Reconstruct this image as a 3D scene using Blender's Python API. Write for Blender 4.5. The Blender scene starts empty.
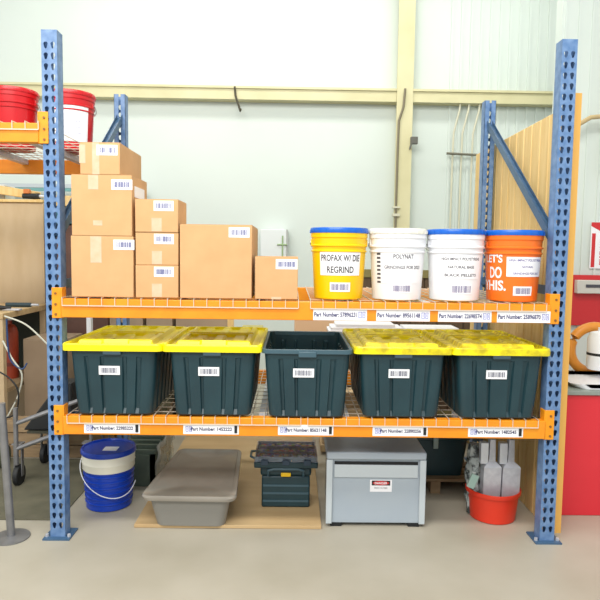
import bpy, bmesh, math, random
from mathutils import Vector, Matrix
random.seed(7)
S = bpy.context.scene
COL = S.collection
PI = math.pi
R = math.radians

# ---------------------------------------------------------------- camera
FOC, YAW, PITCH, ROLL = 602.5, R(-.7125), R(4.467), R(.794)
cd = bpy.data.cameras.new('camera'); cam = bpy.data.objects.new('camera', cd); COL.objects.link(cam)
cd.sensor_width = 36; cd.sensor_fit = 'HORIZONTAL'; cd.lens = 36 * FOC / 600; cd.clip_start = .05
fw = Vector((-math.sin(YAW) * math.cos(PITCH), math.cos(YAW) * math.cos(PITCH), -math.sin(PITCH)))
rt = Vector((math.cos(YAW), math.sin(YAW), 0)); up = rt.cross(fw)
r2 = rt * math.cos(ROLL) + up * math.sin(ROLL); u2 = -rt * math.sin(ROLL) + up * math.cos(ROLL)
M = Matrix((r2, u2, -fw)).transposed().to_4x4(); M.translation = Vector((0, 0, 1.475))
cam.matrix_world = M
S.camera = cam
# ---------------------------------------------------------------- light
w = bpy.data.worlds.new('world'); S.world = w; w.use_nodes = True
w.node_tree.nodes['Background'].inputs[0].default_value = (.93, .97, 1, 1)
w.node_tree.nodes['Background'].inputs[1].default_value = .86


def area(name, loc, rot, sx, sy, power, col=(1, .97, .92)):
    l = bpy.data.lights.new(name, 'AREA'); l.shape = 'RECTANGLE'; l.size = sx; l.size_y = sy
    l.energy = power; l.color = col
    o = bpy.data.objects.new(name, l); COL.objects.link(o); o.location = loc; o.rotation_euler = rot
    return o


area('ceiling_lamp', (-.6, 1.0, 5.2), (R(25), 0, 0), 5, .6, 195)
area('ceiling_lamp', (.3, 5.3, 5.2), (0, 0, 0), 6, .6, 110)
area('ceiling_lamp', (-1.5, -1.5, 4.6), (R(45), 0, 0), 5, 1.2, 250)
VS = S.view_settings
VS.view_transform = 'Standard'; VS.look = 'None'; VS.exposure = 0.0; VS.gamma = 1; VS.use_curve_mapping = False


# ---------------------------------------------------------------- materials
def lin(c):
    return tuple((x / 255 / 12.92 if x / 255 <= .04045 else ((x / 255 + .055) / 1.055) ** 2.4) for x in c)


MATS = {}


def mat(name, rgb, rough=.5, metal=0, var=None, vscale=6, bump=0, bscale=60, stretch=(1, 1, 1), spec=.5, alpha=1, trans=0, amount=.5, detail=4):
    if name in MATS: return MATS[name]
    m = bpy.data.materials.new(name); m.use_nodes = True; nt = m.node_tree; b = nt.nodes['Principled BSDF']
    b.inputs['Base Color'].default_value = (*lin(rgb), 1); b.inputs['Roughness'].default_value = rough
    b.inputs['Metallic'].default_value = metal; b.inputs['Specular IOR Level'].default_value = spec
    b.inputs['Alpha'].default_value = alpha; b.inputs['Transmission Weight'].default_value = trans
    tc = nt.nodes.new('ShaderNodeTexCoord'); mp = nt.nodes.new('ShaderNodeMapping'); mp.inputs['Scale'].default_value = stretch
    nt.links.new(tc.outputs['Object'], mp.inputs['Vector'])
    if var:
        n = nt.nodes.new('ShaderNodeTexNoise'); n.inputs['Scale'].default_value = vscale; n.inputs['Detail'].default_value = detail
        nt.links.new(mp.outputs[0], n.inputs['Vector'])
        cr = nt.nodes.new('ShaderNodeValToRGB')
        cr.color_ramp.elements[0].position = .5 - amount / 2; cr.color_ramp.elements[1].position = .5 + amount / 2
        cr.color_ramp.elements[0].color = (*lin(var), 1); cr.color_ramp.elements[1].color = (*lin(rgb), 1)
        nt.links.new(n.outputs['Fac'], cr.inputs[0]); nt.links.new(cr.outputs[0], b.inputs['Base Color'])
    if bump:
        n = nt.nodes.new('ShaderNodeTexNoise'); n.inputs['Scale'].default_value = bscale
        nt.links.new(mp.outputs[0], n.inputs['Vector'])
        bp = nt.nodes.new('ShaderNodeBump'); bp.inputs['Strength'].default_value = bump; bp.inputs['Distance'].default_value = .01
        nt.links.new(n.outputs['Fac'], bp.inputs['Height']); nt.links.new(bp.outputs[0], b.inputs['Normal'])
    MATS[name] = m
    return m


blue = mat('blue_rack_paint', (112, 142, 182), .4, var=(76, 112, 158), vscale=26, amount=.35, bump=.05)
blue_dk = mat('blue_brace_paint', (70, 100, 130), .4, var=(46, 80, 112), vscale=9)
orange = mat('orange_beam_paint', (242, 154, 28), .42, var=(230, 134, 20), vscale=7, bump=.04)
orange2 = mat('orange_connector_paint', (242, 160, 20), .4, var=(228, 140, 20), vscale=20)
wire = mat('zinc_wire', (220, 208, 190), .35, .25)
card = mat('cardboard', (210, 168, 120), .8, var=(200, 156, 108), vscale=7, stretch=(1, 1, 1), bump=.05, bscale=30)
card2 = mat('cardboard_side', (210, 166, 118), .8, var=(198, 154, 104), vscale=5)
seam = mat('cardboard_seam', (120, 84, 52), .9)
tape = mat('packing_tape', (226, 196, 168), .2, var=(212, 176, 140), vscale=20, spec=.8)
paper = mat('white_label_paper', (240, 240, 244), .5)
ink = mat('printing_ink', (60, 62, 110), .5)
inkg = mat('grey_printing_ink', (72, 72, 80), .5)
inkb = mat('black_printing_ink', (25, 28, 30), .5)
yellow = mat('yellow_plastic', (248, 200, 0), .32)
white_p = mat('white_plastic', (236, 238, 242), .35)
cream_p = mat('cream_plastic', (240, 238, 222), .35)
blue_p = mat('blue_plastic', (18, 96, 196), .3)
blue_d = mat('deep_blue_plastic', (16, 62, 176), .3)
orange_p = mat('orange_plastic', (242, 116, 30), .35)
red_p = mat('red_plastic', (206, 28, 34), .3, var=(186, 22, 30), vscale=4)
tote_m = mat('dark_teal_plastic', (30, 62, 70), .42, var=(22, 50, 58), vscale=5, bump=.06, bscale=120)
tote_rim = mat('slate_grey_plastic', (62, 90, 102), .4)
lid_m = mat('yellow_lid_plastic', (252, 238, 14), .35, var=(240, 222, 10), vscale=8, bump=.05)
lid_m2 = mat('mottled_yellow_lid_plastic', (250, 236, 16), .3, var=(188, 170, 26), vscale=14, stretch=(1, 2.5, 1), amount=.25)  # yellow mottled with olive in stretched noise
steel = mat('galvanised_steel', (216, 218, 224), .4, .35, var=(182, 184, 192), vscale=25)
wirem = mat('steel_wire', (170, 172, 176), .35, .8)
greym = mat('grey_cabinet_paint', (168, 178, 186), .42, var=(158, 170, 182), vscale=4)
greyl = mat('light_grey_paint', (186, 195, 200), .4)
dark = mat('dark_interior', (22, 24, 26), .8)
black = mat('black_rubber', (30, 32, 34), .6)
wood = mat('pine_wood', (232, 202, 142), .6, var=(216, 180, 112), vscale=5, stretch=(7, 7, .7))
ply = mat('plywood', (206, 184, 150), .65, var=(188, 162, 124), vscale=2.2, stretch=(3, 3, 1))
woodh = mat('rough_pallet_wood', (172, 146, 112), .75, var=(128, 104, 76), vscale=5, stretch=(1, 6, 6))
brown = mat('dark_brown_board', (96, 76, 54), .75, var=(72, 56, 38), vscale=6, stretch=(5, 5, 1))
conc = mat('concrete_floor', (182, 176, 162), .45, var=(160, 153, 136), vscale=1.6, bump=.03)
wallm = mat('white_wall_panel', (214, 223, 217), .6, var=(206, 216, 210), vscale=.8)
girtm = mat('cream_steel', (214, 208, 168), .5, var=(200, 194, 150), vscale=3)
pipem = mat('cream_pipe', (206, 204, 180), .4)
redcab = mat('red_cabinet_paint', (222, 50, 62), .4, var=(212, 42, 54), vscale=2)
redsign = mat('red_sign', (204, 40, 44), .4)
greylid = mat('grey_lid_plastic', (150, 144, 134), .22, var=(128, 122, 112), vscale=3)
greytote = mat('grey_tote_plastic', (136, 134, 128), .4)
clear = mat('clear_film', (225, 232, 230), .15, alpha=.45, bump=.6, bscale=30)
clearlid = mat('clear_case_lid', (200, 206, 222), .1, alpha=.16)
meshg = mat('green_grey_metal', (104, 118, 104), .5, .2, var=(84, 98, 88), vscale=8)
yel_latch = mat('yellow_latch', (236, 190, 20), .4)


# ---------------------------------------------------------------- mesh helpers
class MB:
    def __init__(s): s.bm = bmesh.new()

    def box(s, x0, x1, y0, y1, z0, z1, rot=None, piv=None):
        v = [s.bm.verts.new((x, y, z)) for z in (z0, z1) for y in (y0, y1) for x in (x0, x1)]
        for f in ((0, 2, 3, 1), (4, 5, 7, 6), (0, 1, 5, 4), (2, 6, 7, 3), (0, 4, 6, 2), (1, 3, 7, 5)):
            s.bm.faces.new([v[i] for i in f])
        if rot is not None:
            bmesh.ops.rotate(s.bm, verts=v, cent=piv or ((x0 + x1) / 2, (y0 + y1) / 2, (z0 + z1) / 2), matrix=rot)
        return s

    def bar(s, a, b, wx, wy, upv=(0, 0, 1)):
        a, b = Vector(a), Vector(b); d = (b - a).normalized(); u = Vector(upv)
        if abs(d.dot(u)) > .98: u = Vector((1, 0, 0))
        sd = d.cross(u).normalized(); u = sd.cross(d)
        vs = []
        for p in (a, b):
            for i, j in ((-1, -1), (1, -1), (1, 1), (-1, 1)):
                vs.append(s.bm.verts.new(p + sd * i * wx / 2 + u * j * wy / 2))
        for f in ((3, 2, 1, 0), (4, 5, 6, 7), (0, 1, 5, 4), (1, 2, 6, 5), (2, 3, 7, 6), (3, 0, 4, 7)):
            s.bm.faces.new([vs[i] for i in f])
        return s

    def tube(s, pts, r, n=8):
        pts = [Vector(p) for p in pts]; rings = []
        for i, p in enumerate(pts):
            d = (pts[min(i + 1, len(pts) - 1)] - pts[max(i - 1, 0)]).normalized()
            u = Vector((0, 0, 1)) if abs(d.z) < .9 else Vector((1, 0, 0))
            a = d.cross(u).normalized(); b = a.cross(d)
            rr = r[i] if isinstance(r, (list, tuple)) else r
            rings.append([s.bm.verts.new(p + (a * math.cos(2 * PI * k / n) + b * math.sin(2 * PI * k / n)) * rr) for k in range(n)])
        for q, t in zip(rings, rings[1:]):
            for k in range(n): s.bm.faces.new((q[k], q[(k + 1) % n], t[(k + 1) % n], t[k]))
        s.bm.faces.new(rings[0][::-1]); s.bm.faces.new(rings[-1])
        return s

    def lathe(s, prof, n=48, c=(0, 0), cap0=True, cap1=True):
        rings = [[s.bm.verts.new((c[0] + r * math.cos(2 * PI * k / n), c[1] + r * math.sin(2 * PI * k / n), z)) for k in range(n)] for r, z in prof]
        for q, t in zip(rings, rings[1:]):
            for k in range(n): s.bm.faces.new((q[k], q[(k + 1) % n], t[(k + 1) % n], t[k]))
        if cap0: s.bm.faces.new(rings[0][::-1])
        if cap1: s.bm.faces.new(rings[-1])
        return s

    def loft(s, rings, cap0=True, cap1=True):
        rr = [[s.bm.verts.new(p) for p in r] for r in rings]; n = len(rr[0])
        for q, t in zip(rr, rr[1:]):
            for k in range(n): s.bm.faces.new((q[k], q[(k + 1) % n], t[(k + 1) % n], t[k]))
        if cap0: s.bm.faces.new(rr[0][::-1])
        if cap1: s.bm.faces.new(rr[-1])
        return s

    def prism(s, poly, axis, a0, a1):
        def P(u, v, w):
            return {'x': (w, u, v), 'y': (u, w, v), 'z': (u, v, w)}[axis]
        return s.loft([[P(u, v, a0) for u, v in poly], [P(u, v, a1) for u, v in poly]])

    def move(s, v):
        bmesh.ops.translate(s.bm, verts=s.bm.verts, vec=v); return s

    def build(s, name, m, parent=None, bevel=0, smooth=35, loc=None, rz=0):
        bmesh.ops.recalc_face_normals(s.bm, faces=s.bm.faces)
        me = bpy.data.meshes.new(name); s.bm.to_mesh(me); s.bm.free()
        return link(name, me, m, parent, bevel, smooth, loc, rz)


def link(name, me, m, parent=None, bevel=0, smooth=35, loc=None, rz=0):
    me.materials.clear(); me.materials.append(m)
    if smooth:
        for p in me.polygons: p.use_smooth = True
        me.set_sharp_from_angle(angle=R(smooth))
    o = bpy.data.objects.new(name, me); COL.objects.link(o)
    if parent: o.parent = parent
    if loc: o.location = loc
    o.rotation_euler.z = rz
    if bevel:
        b = o.modifiers.new('bevel', 'BEVEL'); b.width = bevel; b.segments = 2; b.limit_method = 'ANGLE'; b.angle_limit = R(40)
    return o


def tag(o, label=None, cat=None, group=None, kind=None):
    if label: o['label'] = label
    if cat: o['category'] = cat
    if group: o['group'] = group
    if kind: o['kind'] = kind
    return o


def thing(name, loc, label, cat, group=None, rz=0):
    o = bpy.data.objects.new(name, None); COL.objects.link(o); o.location = loc; o.rotation_euler.z = rz
    o.empty_display_size = .1
    return tag(o, label, cat, group)


def copy_tree(o, parent=None):
    c = o.copy(); COL.objects.link(c)
    if parent: c.parent = parent
    for ch in list(o.children): copy_tree(ch, c)
    return c


def text_mesh(s, height=None, width=None, spacing=1.0, bold=0):
    cu = bpy.data.curves.new('lettering', 'FONT'); cu.body = s; cu.align_x = 'CENTER'; cu.align_y = 'CENTER'
    cu.space_character = spacing; cu.offset = bold; cu.resolution_u = 3; cu.size = 1
    o = bpy.data.objects.new('t', cu); COL.objects.link(o)
    dg = bpy.context.evaluated_depsgraph_get(); me = bpy.data.meshes.new_from_object(o.evaluated_get(dg))
    bpy.data.objects.remove(o); bpy.data.curves.remove(cu)
    xs = [v.co.x for v in me.vertices]; ys = [v.co.y for v in me.vertices]
    w0, h0 = max(xs) - min(xs), max(ys) - min(ys); cx, cy = (max(xs) + min(xs)) / 2, (max(ys) + min(ys)) / 2
    k = (width / w0) if width else height / h0
    kx, ky = (width / w0 if width else k), (height / h0 if height else k)
    for v in me.vertices: v.co = ((v.co.x - cx) * kx, (v.co.y - cy) * ky, 0)
    return me


def stand(me, cx, y, cz):
    """flat artwork -> stands in the xz plane facing -y at depth y"""
    for v in me.vertices: v.co = (v.co.x + cx, y, v.co.y + cz)
    return me


def wrap(me, s0, cz, rad, off):
    for v in me.vertices:
        z = v.co.y + cz; r = rad(z) + off; a = (v.co.x + s0) / rad(cz)
        v.co = (r * math.sin(a), -r * math.cos(a), z)
    return me


def flat_rects(rects, nx=1):
    bm = bmesh.new()
    for x0, x1, y0, y1 in rects:
        for i in range(nx):
            a, b = x0 + (x1 - x0) * i / nx, x0 + (x1 - x0) * (i + 1) / nx
            bm.faces.new([bm.verts.new(p) for p in ((a, y0, 0), (b, y0, 0), (b, y1, 0), (a, y1, 0))])
    if nx > 1: bmesh.ops.remove_doubles(bm, verts=bm.verts, dist=1e-6)
    me = bpy.data.meshes.new('art'); bm.to_mesh(me); bm.free(); return me


def plaque(w_, h_, t):
    """thin sheet with real thickness, front at y=0 going back"""
    bm = bmesh.new()
    return MB().box(-w_ / 2, w_ / 2, -t, 0, -h_ / 2, h_ / 2)


def barcode_rects(w_, h_, rnd, n=16):
    out = []; x = -w_ / 2; st = w_ / n
    for i in range(n):
        bw = st * rnd.choice((.4, .6, .8)); out.append((x, x + bw, -h_ / 2, h_ / 2)); x += st
    return out


def rounded_rect(hx, hy, r, n=5, cx=0, cy=0):
    out = []
    for (sx, sy, a0) in ((1, 1, 0), (-1, 1, 90), (-1, -1, 180), (1, -1, 270)):
        for k in range(n + 1):
            a = R(a0 + 90 * k / n); out.append((cx + sx * (hx - r) + r * math.cos(a), cy + sy * (hy - r) + r * math.sin(a)))
    return out


# ================================================================ SETTING
def struct(name, mb, m, bevel=0): return tag(mb.build(name, m, None, bevel), kind='structure')


struct('floor', MB().box(-6, 5, -3, 7.1, -.1, 0), conc)
bw = MB().box(-6, 5, 7.0, 7.15, 0, 5.6)
for i in range(30):
    x = 1.75 + i * .11
    if x < 4.9: bw.box(x, x + .03, 6.985, 7.0, 0, 5.6)
struct('wall_back', bw, wallm)
g = MB().box(-6, 5, 6.86, 7.0, 3.17, 3.30).box(-6, 5, 6.84, 6.87, 3.285, 3.31)
struct('trim_1', g, girtm)
g = MB().box(1.17, 1.27, 6.84, 7.0, 0, 5.6).box(1.13, 1.31, 6.83, 6.85, 0, 5.6)
struct('trim_2', g, girtm)
rw = MB().box(2.15, 4.6, 5.0, 5.12, 0, 5.2)
for i in range(22):
    x = 2.17 + i * .11; rw.box(x, x + .02, 4.99, 5.0, 0, 5.2)
struct('wall_right', rw, wallm)
struct('ceiling', MB().box(-6, 5, -1.0, 7.15, 5.6, 5.7), wallm)
# wooden partition of vertical boards behind the right upright
pw = MB()
y = 3.10
while y < 4.62:
    pw.box(1.392, 1.412, y, y + .112, .0, 2.245); y += .122
t = thing('board_partition', (0, 0, 0), 'partition of vertical pine boards behind the right rack upright', 'partition')
pw.build('boarding', wood, t, .004)
MB().box(1.412, 1.45, 3.10, 3.14, 0, 2.3).build('stud', mat('orange_pine', (236, 180, 90), .6), t)
MB().box(1.412, 1.45, 4.58, 4.62, 0, 2.245).build('stud', wood, t)

# pipes, hook and small fittings of the back wall
t = thing('conduit', (0, 0, 0), 'dark thin conduit running down the cream wall column', 'pipe')
MB().tube([(1.215, 6.8, 3.3), (1.20, 6.8, 3.1), (1.155, 6.81, 2.95), (1.15, 6.81, 2.6), (1.14, 6.81, 0.02)], .013).build('pipe', mat('dark_conduit', (120, 112, 90), .5), t)
MB().box(1.11, 1.19, 6.79, 6.85, 1.9, 1.93).box(1.11, 1.19, 6.79, 6.85, 1.99, 2.01).build('clamp', pipem, t)
for i, (x, lab) in enumerate(((1.80, 'leftmost of the thin wall pipes right of the cream column'), (1.90, 'middle of the three thin wall pipes near the back upright'), (2.02, 'rightmost of the thin wall pipes beside the back upright'))):
    p = MB().tube([(x + .07, 6.9, 3.3), (x + .05, 6.9, 3.1), (x, 6.93, 2.85), (x, 6.95, 2.4), (x, 6.95, .02)], .011).build('wall_pipe', pipem)
    tag(p, lab, 'pipe', 'thin vertical pipes on the back wall')
p = MB().tube([(1.72, 6.9, 2.62), (2.3, 6.9, 2.60)], .014).build('pipe_bracket_rail', mat('dull_steel', (120, 118, 104), .5, .4))
tag(p, 'short dull horizontal rail carrying the thin wall pipes', 'rail')
t = thing('wall_sensor', (1.33, 6.82, 2.74), 'small dark sensor box beside the cream column', 'sensor')
MB().box(-.04, .04, -.03, .02, -.04, .04).build('housing', mat('sensor_grey', (92, 92, 84), .5), t, .006)
MB().tube([(-.03, -.02, -.03), (-.05, -.03, -.1)], .01).build('arm', mat('sensor_grey', (92, 92, 84), .5), t)
p = MB().tube([(-.67, 6.84, 3.3), (-.66, 6.83, 3.2), (-.62, 6.82, 3.08), (-.605, 6.82, 3.03), (-.60, 6.8, 3.05)], .012).build('wall_hook', mat('hook_black', (70, 66, 50), .6))
tag(p, 'small dark hook hanging from the cream wall girt', 'hook')
# pale box on the wall behind the small carton
t = thing('wall_box', (-.18, 6.8, 1.565), 'pale grey wall box behind the small carton, right of the large carton', 'box')
MB().box(-.19, .1, 0, .19, -.17, .17).build('body', mat('pale_grey_box', (220, 226, 226), .5), t, .006)
MB().box(.1, .115, 0, .19, -.17, .17).build('side_plate', mat('painted_shade_grey', (176, 180, 176), .5), t)  # darker grey puts the shade of the right side into the colour
MB().tube([(.06, -.01, .1), (.06, -.015, -.14)], .008).tube([(0, -.01, -.0), (.11, -.01, -.0)], .008).build('cable', mat('cable_green', (150, 176, 130), .5), t)


# ================================================================ RACK
XL, XR, YF, DEP, PH = -1.225, 1.370, 3.0, 1.25, 2.52      # outer faces, front plane, depth, height
PW = .076
ZT, ZB = 1.233, .640                                      # shelf levels (beam tops)


def plate_mesh():
    cu = bpy.data.curves.new('web', 'CURVE'); cu.dimensions = '2D'; cu.fill_mode = 'BOTH'; cu.extrude = .001

    def poly(pts):
        sp = cu.splines.new('POLY'); sp.points.add(len(pts) - 1)
        for q, (a, b) in zip(sp.points, pts): q.co = (a, b, 0, 1)
        sp.use_cyclic_u = True
    poly([(0, 0), (PW, 0), (PW, PH), (0, PH)])
    z = .06
    while z < PH - .04:
        for cx in (.021, .055):
            pts = [(cx + .0105 * math.cos(R(a)), z + .006 + .0105 * math.sin(R(a))) for a in range(0, 181, 30)]
            pts += [(cx - .0055, z - .012), (cx - .003, z - .016), (cx + .003, z - .016), (cx + .0055, z - .012)]
            poly(pts)
        z += .0508
    o = bpy.data.objects.new('t', cu); COL.objects.link(o)
    dg = bpy.context.evaluated_depsgraph_get(); me = bpy.data.meshes.new_from_object(o.evaluated_get(dg))
    bpy.data.objects.remove(o)
    for v in me.vertices: v.co = (v.co.x, -v.co.z, v.co.y)
    return me


WEB = plate_mesh()
rack = thing('pallet_rack', (0, 0, 0), 'blue and orange steel pallet rack standing on the floor with two beam levels', 'shelving rack')


def upright(x, y, face, name='upright'):
    """channel column: perforated web plus two flanges with return lips"""
    c = MB()
    d = face * 1
    c.box(0, .0022, 0, .07 * 1, 0, PH).box(PW - .0022, PW, 0, .07, 0, PH)
    c.box(0, .031, .068, .070, 0, PH).box(PW - .031, PW, .068, .070, 0, PH)
    bmc = bmesh.new(); me = bpy.data.meshes.new('c'); c.bm.to_mesh(me); c.bm.free()
    bmc.from_mesh(WEB); bmc.from_mesh(me)
    if face < 0:
        for v in bmc.verts: v.co.y = -v.co.y
        bmesh.ops.reverse_faces(bmc, faces=bmc.faces)
    out = bpy.data.meshes.new(name); bmc.to_mesh(out); bmc.free()
    o = link(name, out, blue, rack, 0, 30, (x, y, .008))
    f = MB().box(-.03, PW + .03, -.03 if face > 0 else -.1, .1 if face > 0 else .03, -.008, .0)
    f.build('foot_plate', blue_dk, o)
    MB().lathe([(.009, 0), (.009, .014)], 6, (-.018, 0)).lathe([(.009, 0), (.009, .014)], 6, (PW + .018, 0)).build('anchor_bolt', steel, o)
    return o


def frame(x):
    upright(x, YF, 1); upright(x, YF + DEP, -1)
    cx = x + PW / 2; ya, yb = YF + .05, YF + DEP - .05

    def chan(a, b):
        MB().bar(a, b, .036, .002).build
        a, b = Vector(a), Vector(b); d = (b - a).normalized(); sd = Vector((1, 0, 0)); u = sd.cross(d)
        m = MB(); h = .022
        m.bar(a, b, .034, .003, u)
        m.bar(a + sd * .017 + u * .0, b + sd * .017, .003, 2 * h, u); m.bar(a - sd * .017, b - sd * .017, .003, 2 * h, u)
        m.build('brace', blue_dk, rack)
    chan((cx, ya, 1.54), (cx, yb, 2.38))
    chan((cx, ya, 1.30), (cx, yb, 1.30))
    chan((cx, ya, .57), (cx, yb, .57))


frame(XL); frame(XR - PW); frame(XL - 2.52)


def beam(x0, x1, ztop, back=False, connl=True, connr=True, rise=.055, lab=None):
    y0, y1 = (YF - .012, YF + .040) if not back else (YF + DEP - .040, YF + DEP + .012)
    b = MB()
    h = .093
    poly = [(y0, ztop - h), (y1, ztop - h), (y1, ztop), (y0 + .0, ztop)] if not back else [(y0, ztop - h), (y1, ztop - h), (y1, ztop), (y0, ztop)]
    b.prism(poly, 'x', x0 + .001, x1 - .001)
    o = b.build('beam', orange, rack, .003)
    for ok, xa, sg in ((connl, x0, -1), (connr, x1, 1)):
        if not ok: continue
        c = MB(); f0, f1 = (YF - .008, YF - .0015) if not back else (YF + DEP + .0015, YF + DEP + .008)
        xa0, xa1 = sorted((xa, xa + sg * .045))
        c.box(xa0, xa1, f0, f1, ztop - h - .004, ztop + rise)
        xs = sorted((xa, xa - sg * .006)); yy = (YF - .008, YF + .05) if not back else (YF + DEP - .05, YF + DEP + .008)
        c.box(xs[0], xs[1], yy[0], yy[1], ztop - h - .004, ztop + rise)
        k = c.build('beam_connector', orange2, o, .0015)
        rv = MB(); yv = YF - .012 if not back else YF + DEP + .008
        for zz in (ztop - .078, ztop - .028, ztop + .026):
            rv.tube([(xa + sg * .026, yv, zz), (xa + sg * .026, yv + .005, zz)], .006, 10)
        rv.build('rivet', mat('rivet_dark', (130, 90, 40), .5), o)
    return o


BX0, BX1 = XL + PW, XR - PW
bt = beam(BX0, BX1, ZT); beam(BX0, BX1, ZT, True)
bb = beam(BX0, BX1, ZB); beam(BX0, BX1, ZB, True)
LX0, LX1 = XL - 2.52 + PW, XL - .016
ZL = 2.085
beam(LX0, LX1, ZL, False); beam(LX0, LX1, ZL, True)


def beam_label(par, x, z, w_, h_, txt, bottom):
    y0 = YF - .012
    l = plaque(w_, h_, .0012).build('label', paper, par, 0, 0, (x, y0 - .0002, z)); l['label'] = 'white part number label'
    if bottom:
        tx, tw = .0, w_ * .74; sq = [(-w_ / 2 + .012, -w_ / 2 + .026), (-w_ / 2 + .03, -w_ / 2 + .044)]
    else:
        tx, tw = -.022, w_ * .80; sq = [(w_ / 2 - .042, w_ / 2 - .026), (w_ / 2 - .022, w_ / 2 - .008)]
    me = stand(text_mesh(txt, width=tw, height=h_ * (.34 if bottom else .40), bold=.03), tx + (.002 if bottom else 0), -.0018, 0)
    link('lettering', me, ink if not bottom else mat('navy_ink', (50, 52, 90), .5), l, 0, 0)
    rr = []; s_ = h_ * .26; q = .0025
    for a, b in sq: rr += [(a, b, s_ - q, s_), (a, b, -s_, -s_ + q), (a, a + q, -s_ + q, s_ - q), (b - q, b, -s_ + q, s_ - q), ((a + b) / 2 - q / 2, (a + b) / 2 + q / 2, -s_ * .5, s_ * .5)]
    link('printed_mark', stand(flat_rects(rr), 0, -.0018, 0), mat('blue_mark_ink', (92, 104, 190), .5), l, 0, 0)
    if bottom:
        MB().box(w_ / 2 - .022, w_ / 2 - .008, -.004, -.0012, -h_ * .36, h_ * .36).build('marker_block', inkb, l)
    return l


for x, tx in ((.238, 'Part Number: 57896231'), (.553, 'Part Number: 89561148'), (.862, 'Part Number: 22698574'), (1.158, 'Part Number: 25896870')):
    beam_label(bt, x, 1.171, .268, .058, tx, False)
for x, tx in ((-.901, 'Part Number: 22985222'), (-.403, 'Part Number: 1452222'), (.075, 'Part Number: 85621148'), (.554, 'Part Number: 22890256'), (1.04, 'Part Number: 1482545')):
    beam_label(bb, x, .582, .28, .053, tx, True)


def deck(x0, x1, z, lab):
    t = thing('wire_deck', ((x0 + x1) / 2, YF, z), lab, 'wire shelf deck', 'wire mesh decks laid on the rack beams')
    hw = (x1 - x0) / 2; m = MB(); r = .0017
    n = round(2 * hw / .0635); st = 2 * hw / n
    for i in range(n + 1):
        x = -hw + i * st
        m.box(x - r, x + r, -.0165, DEP + .0165, .003, .0075)
        m.box(x - r, x + r, -.0175, -.0130, -.034, .0075)
        m.box(x - r, x + r, DEP + .0130, DEP + .0175, -.034, .0075)
    k = 13
    for i in range(k):
        yy = .085 + i * (DEP - .11) / (k - 1); m.box(-hw, hw, yy - r, yy + r, .0005, .0035)
    m.box(-hw, hw, -.021, -.0165, -.0365, -.0315); m.box(-hw, hw, DEP + .0165, DEP + .021, -.0365, -.0315)
    m.build('wire_mesh', wire, t)
    for i in range(3):
        x = -hw + hw * 2 * (i + .5) / 3
        MB().box(x - .02, x + .02, .042, DEP - .042, -.034, .0).build('support_channel', steel, t)
    return t


DK = .001
deck(-1.14, .03, ZT + DK, 'left wire deck of the upper shelf, under the cartons')
deck(.09, 1.27, ZT + DK, 'right wire deck of the upper shelf, under the round buckets')
deck(-1.125, .05, ZB + DK, 'left wire deck of the lower shelf, under the two left lidded totes')
deck(.085, 1.255, ZB + DK, 'right wire deck of the lower shelf, under the two right lidded totes')
deck(-2.44, -1.24, ZL + DK, 'high wire deck of the left bay, under the red buckets')
DT = .0095  # deck wire top above beam top


# ================================================================ CARTONS
def carton(name, x0, x1, y0, dep, z0, h, label, group, bar, tapes=(), seamv=False, rnd=1, fold=False, bw_=.085, bh=.036, sidelab=False, flap=False):
    cx = (x0 + x1) / 2; W = (x1 - x0) / 2
    t = thing('carton', (cx, y0, z0), label, 'cardboard box', group)
    b = MB().box(-W, W, 0, dep, 0, h); b.build('body', card, t, .003)
    # top flaps: two leaves with a gap between them
    f = MB().box(-W + .001, W - .001, .001, dep / 2 - .002, h, h + .0025).box(-W + .001, W - .001, dep / 2 + .002, dep - .001, h, h + .0025)
    f.build('top_flap', card2, t)
    MB().box(-.024, .024, -.0012 * 0 + .0, dep, h + .0026, h + .003).build('tape', tape, t) if flap else None
    for (tx, tw, za, zb_) in tapes:
        o = MB().box(tx - tw / 2, tx + tw / 2, -.0008, -.0001, za, zb_).build('tape', tape, t)
    if seamv:
        MB().box(-.0012, .0012, -.0006, 0, .004, h * .98).build('seam', seam, t)
    if bar:
        bx, bz = bar
        l = plaque(bw_ + .018, bh + .014, .0009).build('label', paper, t, 0, 0, (bx, -.0002, bz))
        rd = random.Random(rnd)
        link('barcode', stand(flat_rects(barcode_rects(bw_ * .92, bh * .72, rd)), 0, -.0013, .0), mat('barcode_ink', (78, 84, 140), .6), l, 0, 0)
    if sidelab:
        MB().box(W + .0002, W + .001, .05, dep - .06, h - .10, h - .045).build('label', paper, t)
    return t


G1 = 'cardboard cartons on the upper shelf'
z0 = ZT + DT
Y0 = 3.004
hA = 1.543 - z0
carton('a', -1.100, -.792, Y0, .31, z0, hA, 'bottom carton of the tall left stack, standing on the wire deck', G1, (.108, hA - .04), ((-.03, .055, hA - .13, hA),), rnd=2)
z1 = z0 + hA + .003; hB = 1.842 - z1
carton('b', -1.094, -.797, Y0, .31, z1, hB, 'middle carton of the tall left stack with a white slip on its side', G1, (.1, hB - .045), ((-.04, .05, hB - .07, hB), (-.02, .045, .05, .075)), rnd=3, sidelab=True)
z2 = z1 + hB + .003; hC = 1.998 - z2
carton('c', -1.049, -.854, Y0, .42, z2, hC, 'topmost carton of the tall left stack, highest box on the rack', G1, (.035, hC - .035), ((-.02, .035, 0, hC - .0), (-.085, .03, hC * .35, hC - .01)), rnd=4)
hs = .1595
for i, (lab, k) in enumerate((('bottom small carton of the stack of three beside the tall stack', 5), ('middle small carton of the stack of three beside the tall stack', 6), ('top small carton of the stack of three beside the tall stack', 7))):
    zz = z0 + i * (hs + .003)
    carton('s', -.782, -.570, Y0 + .004 * (i % 2), .235, zz, hs, lab, G1, (.035, hs - .03), ((-.0, .05, .004, .07),), rnd=k, bw_=.08)
hD = 1.607 - z0
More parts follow.
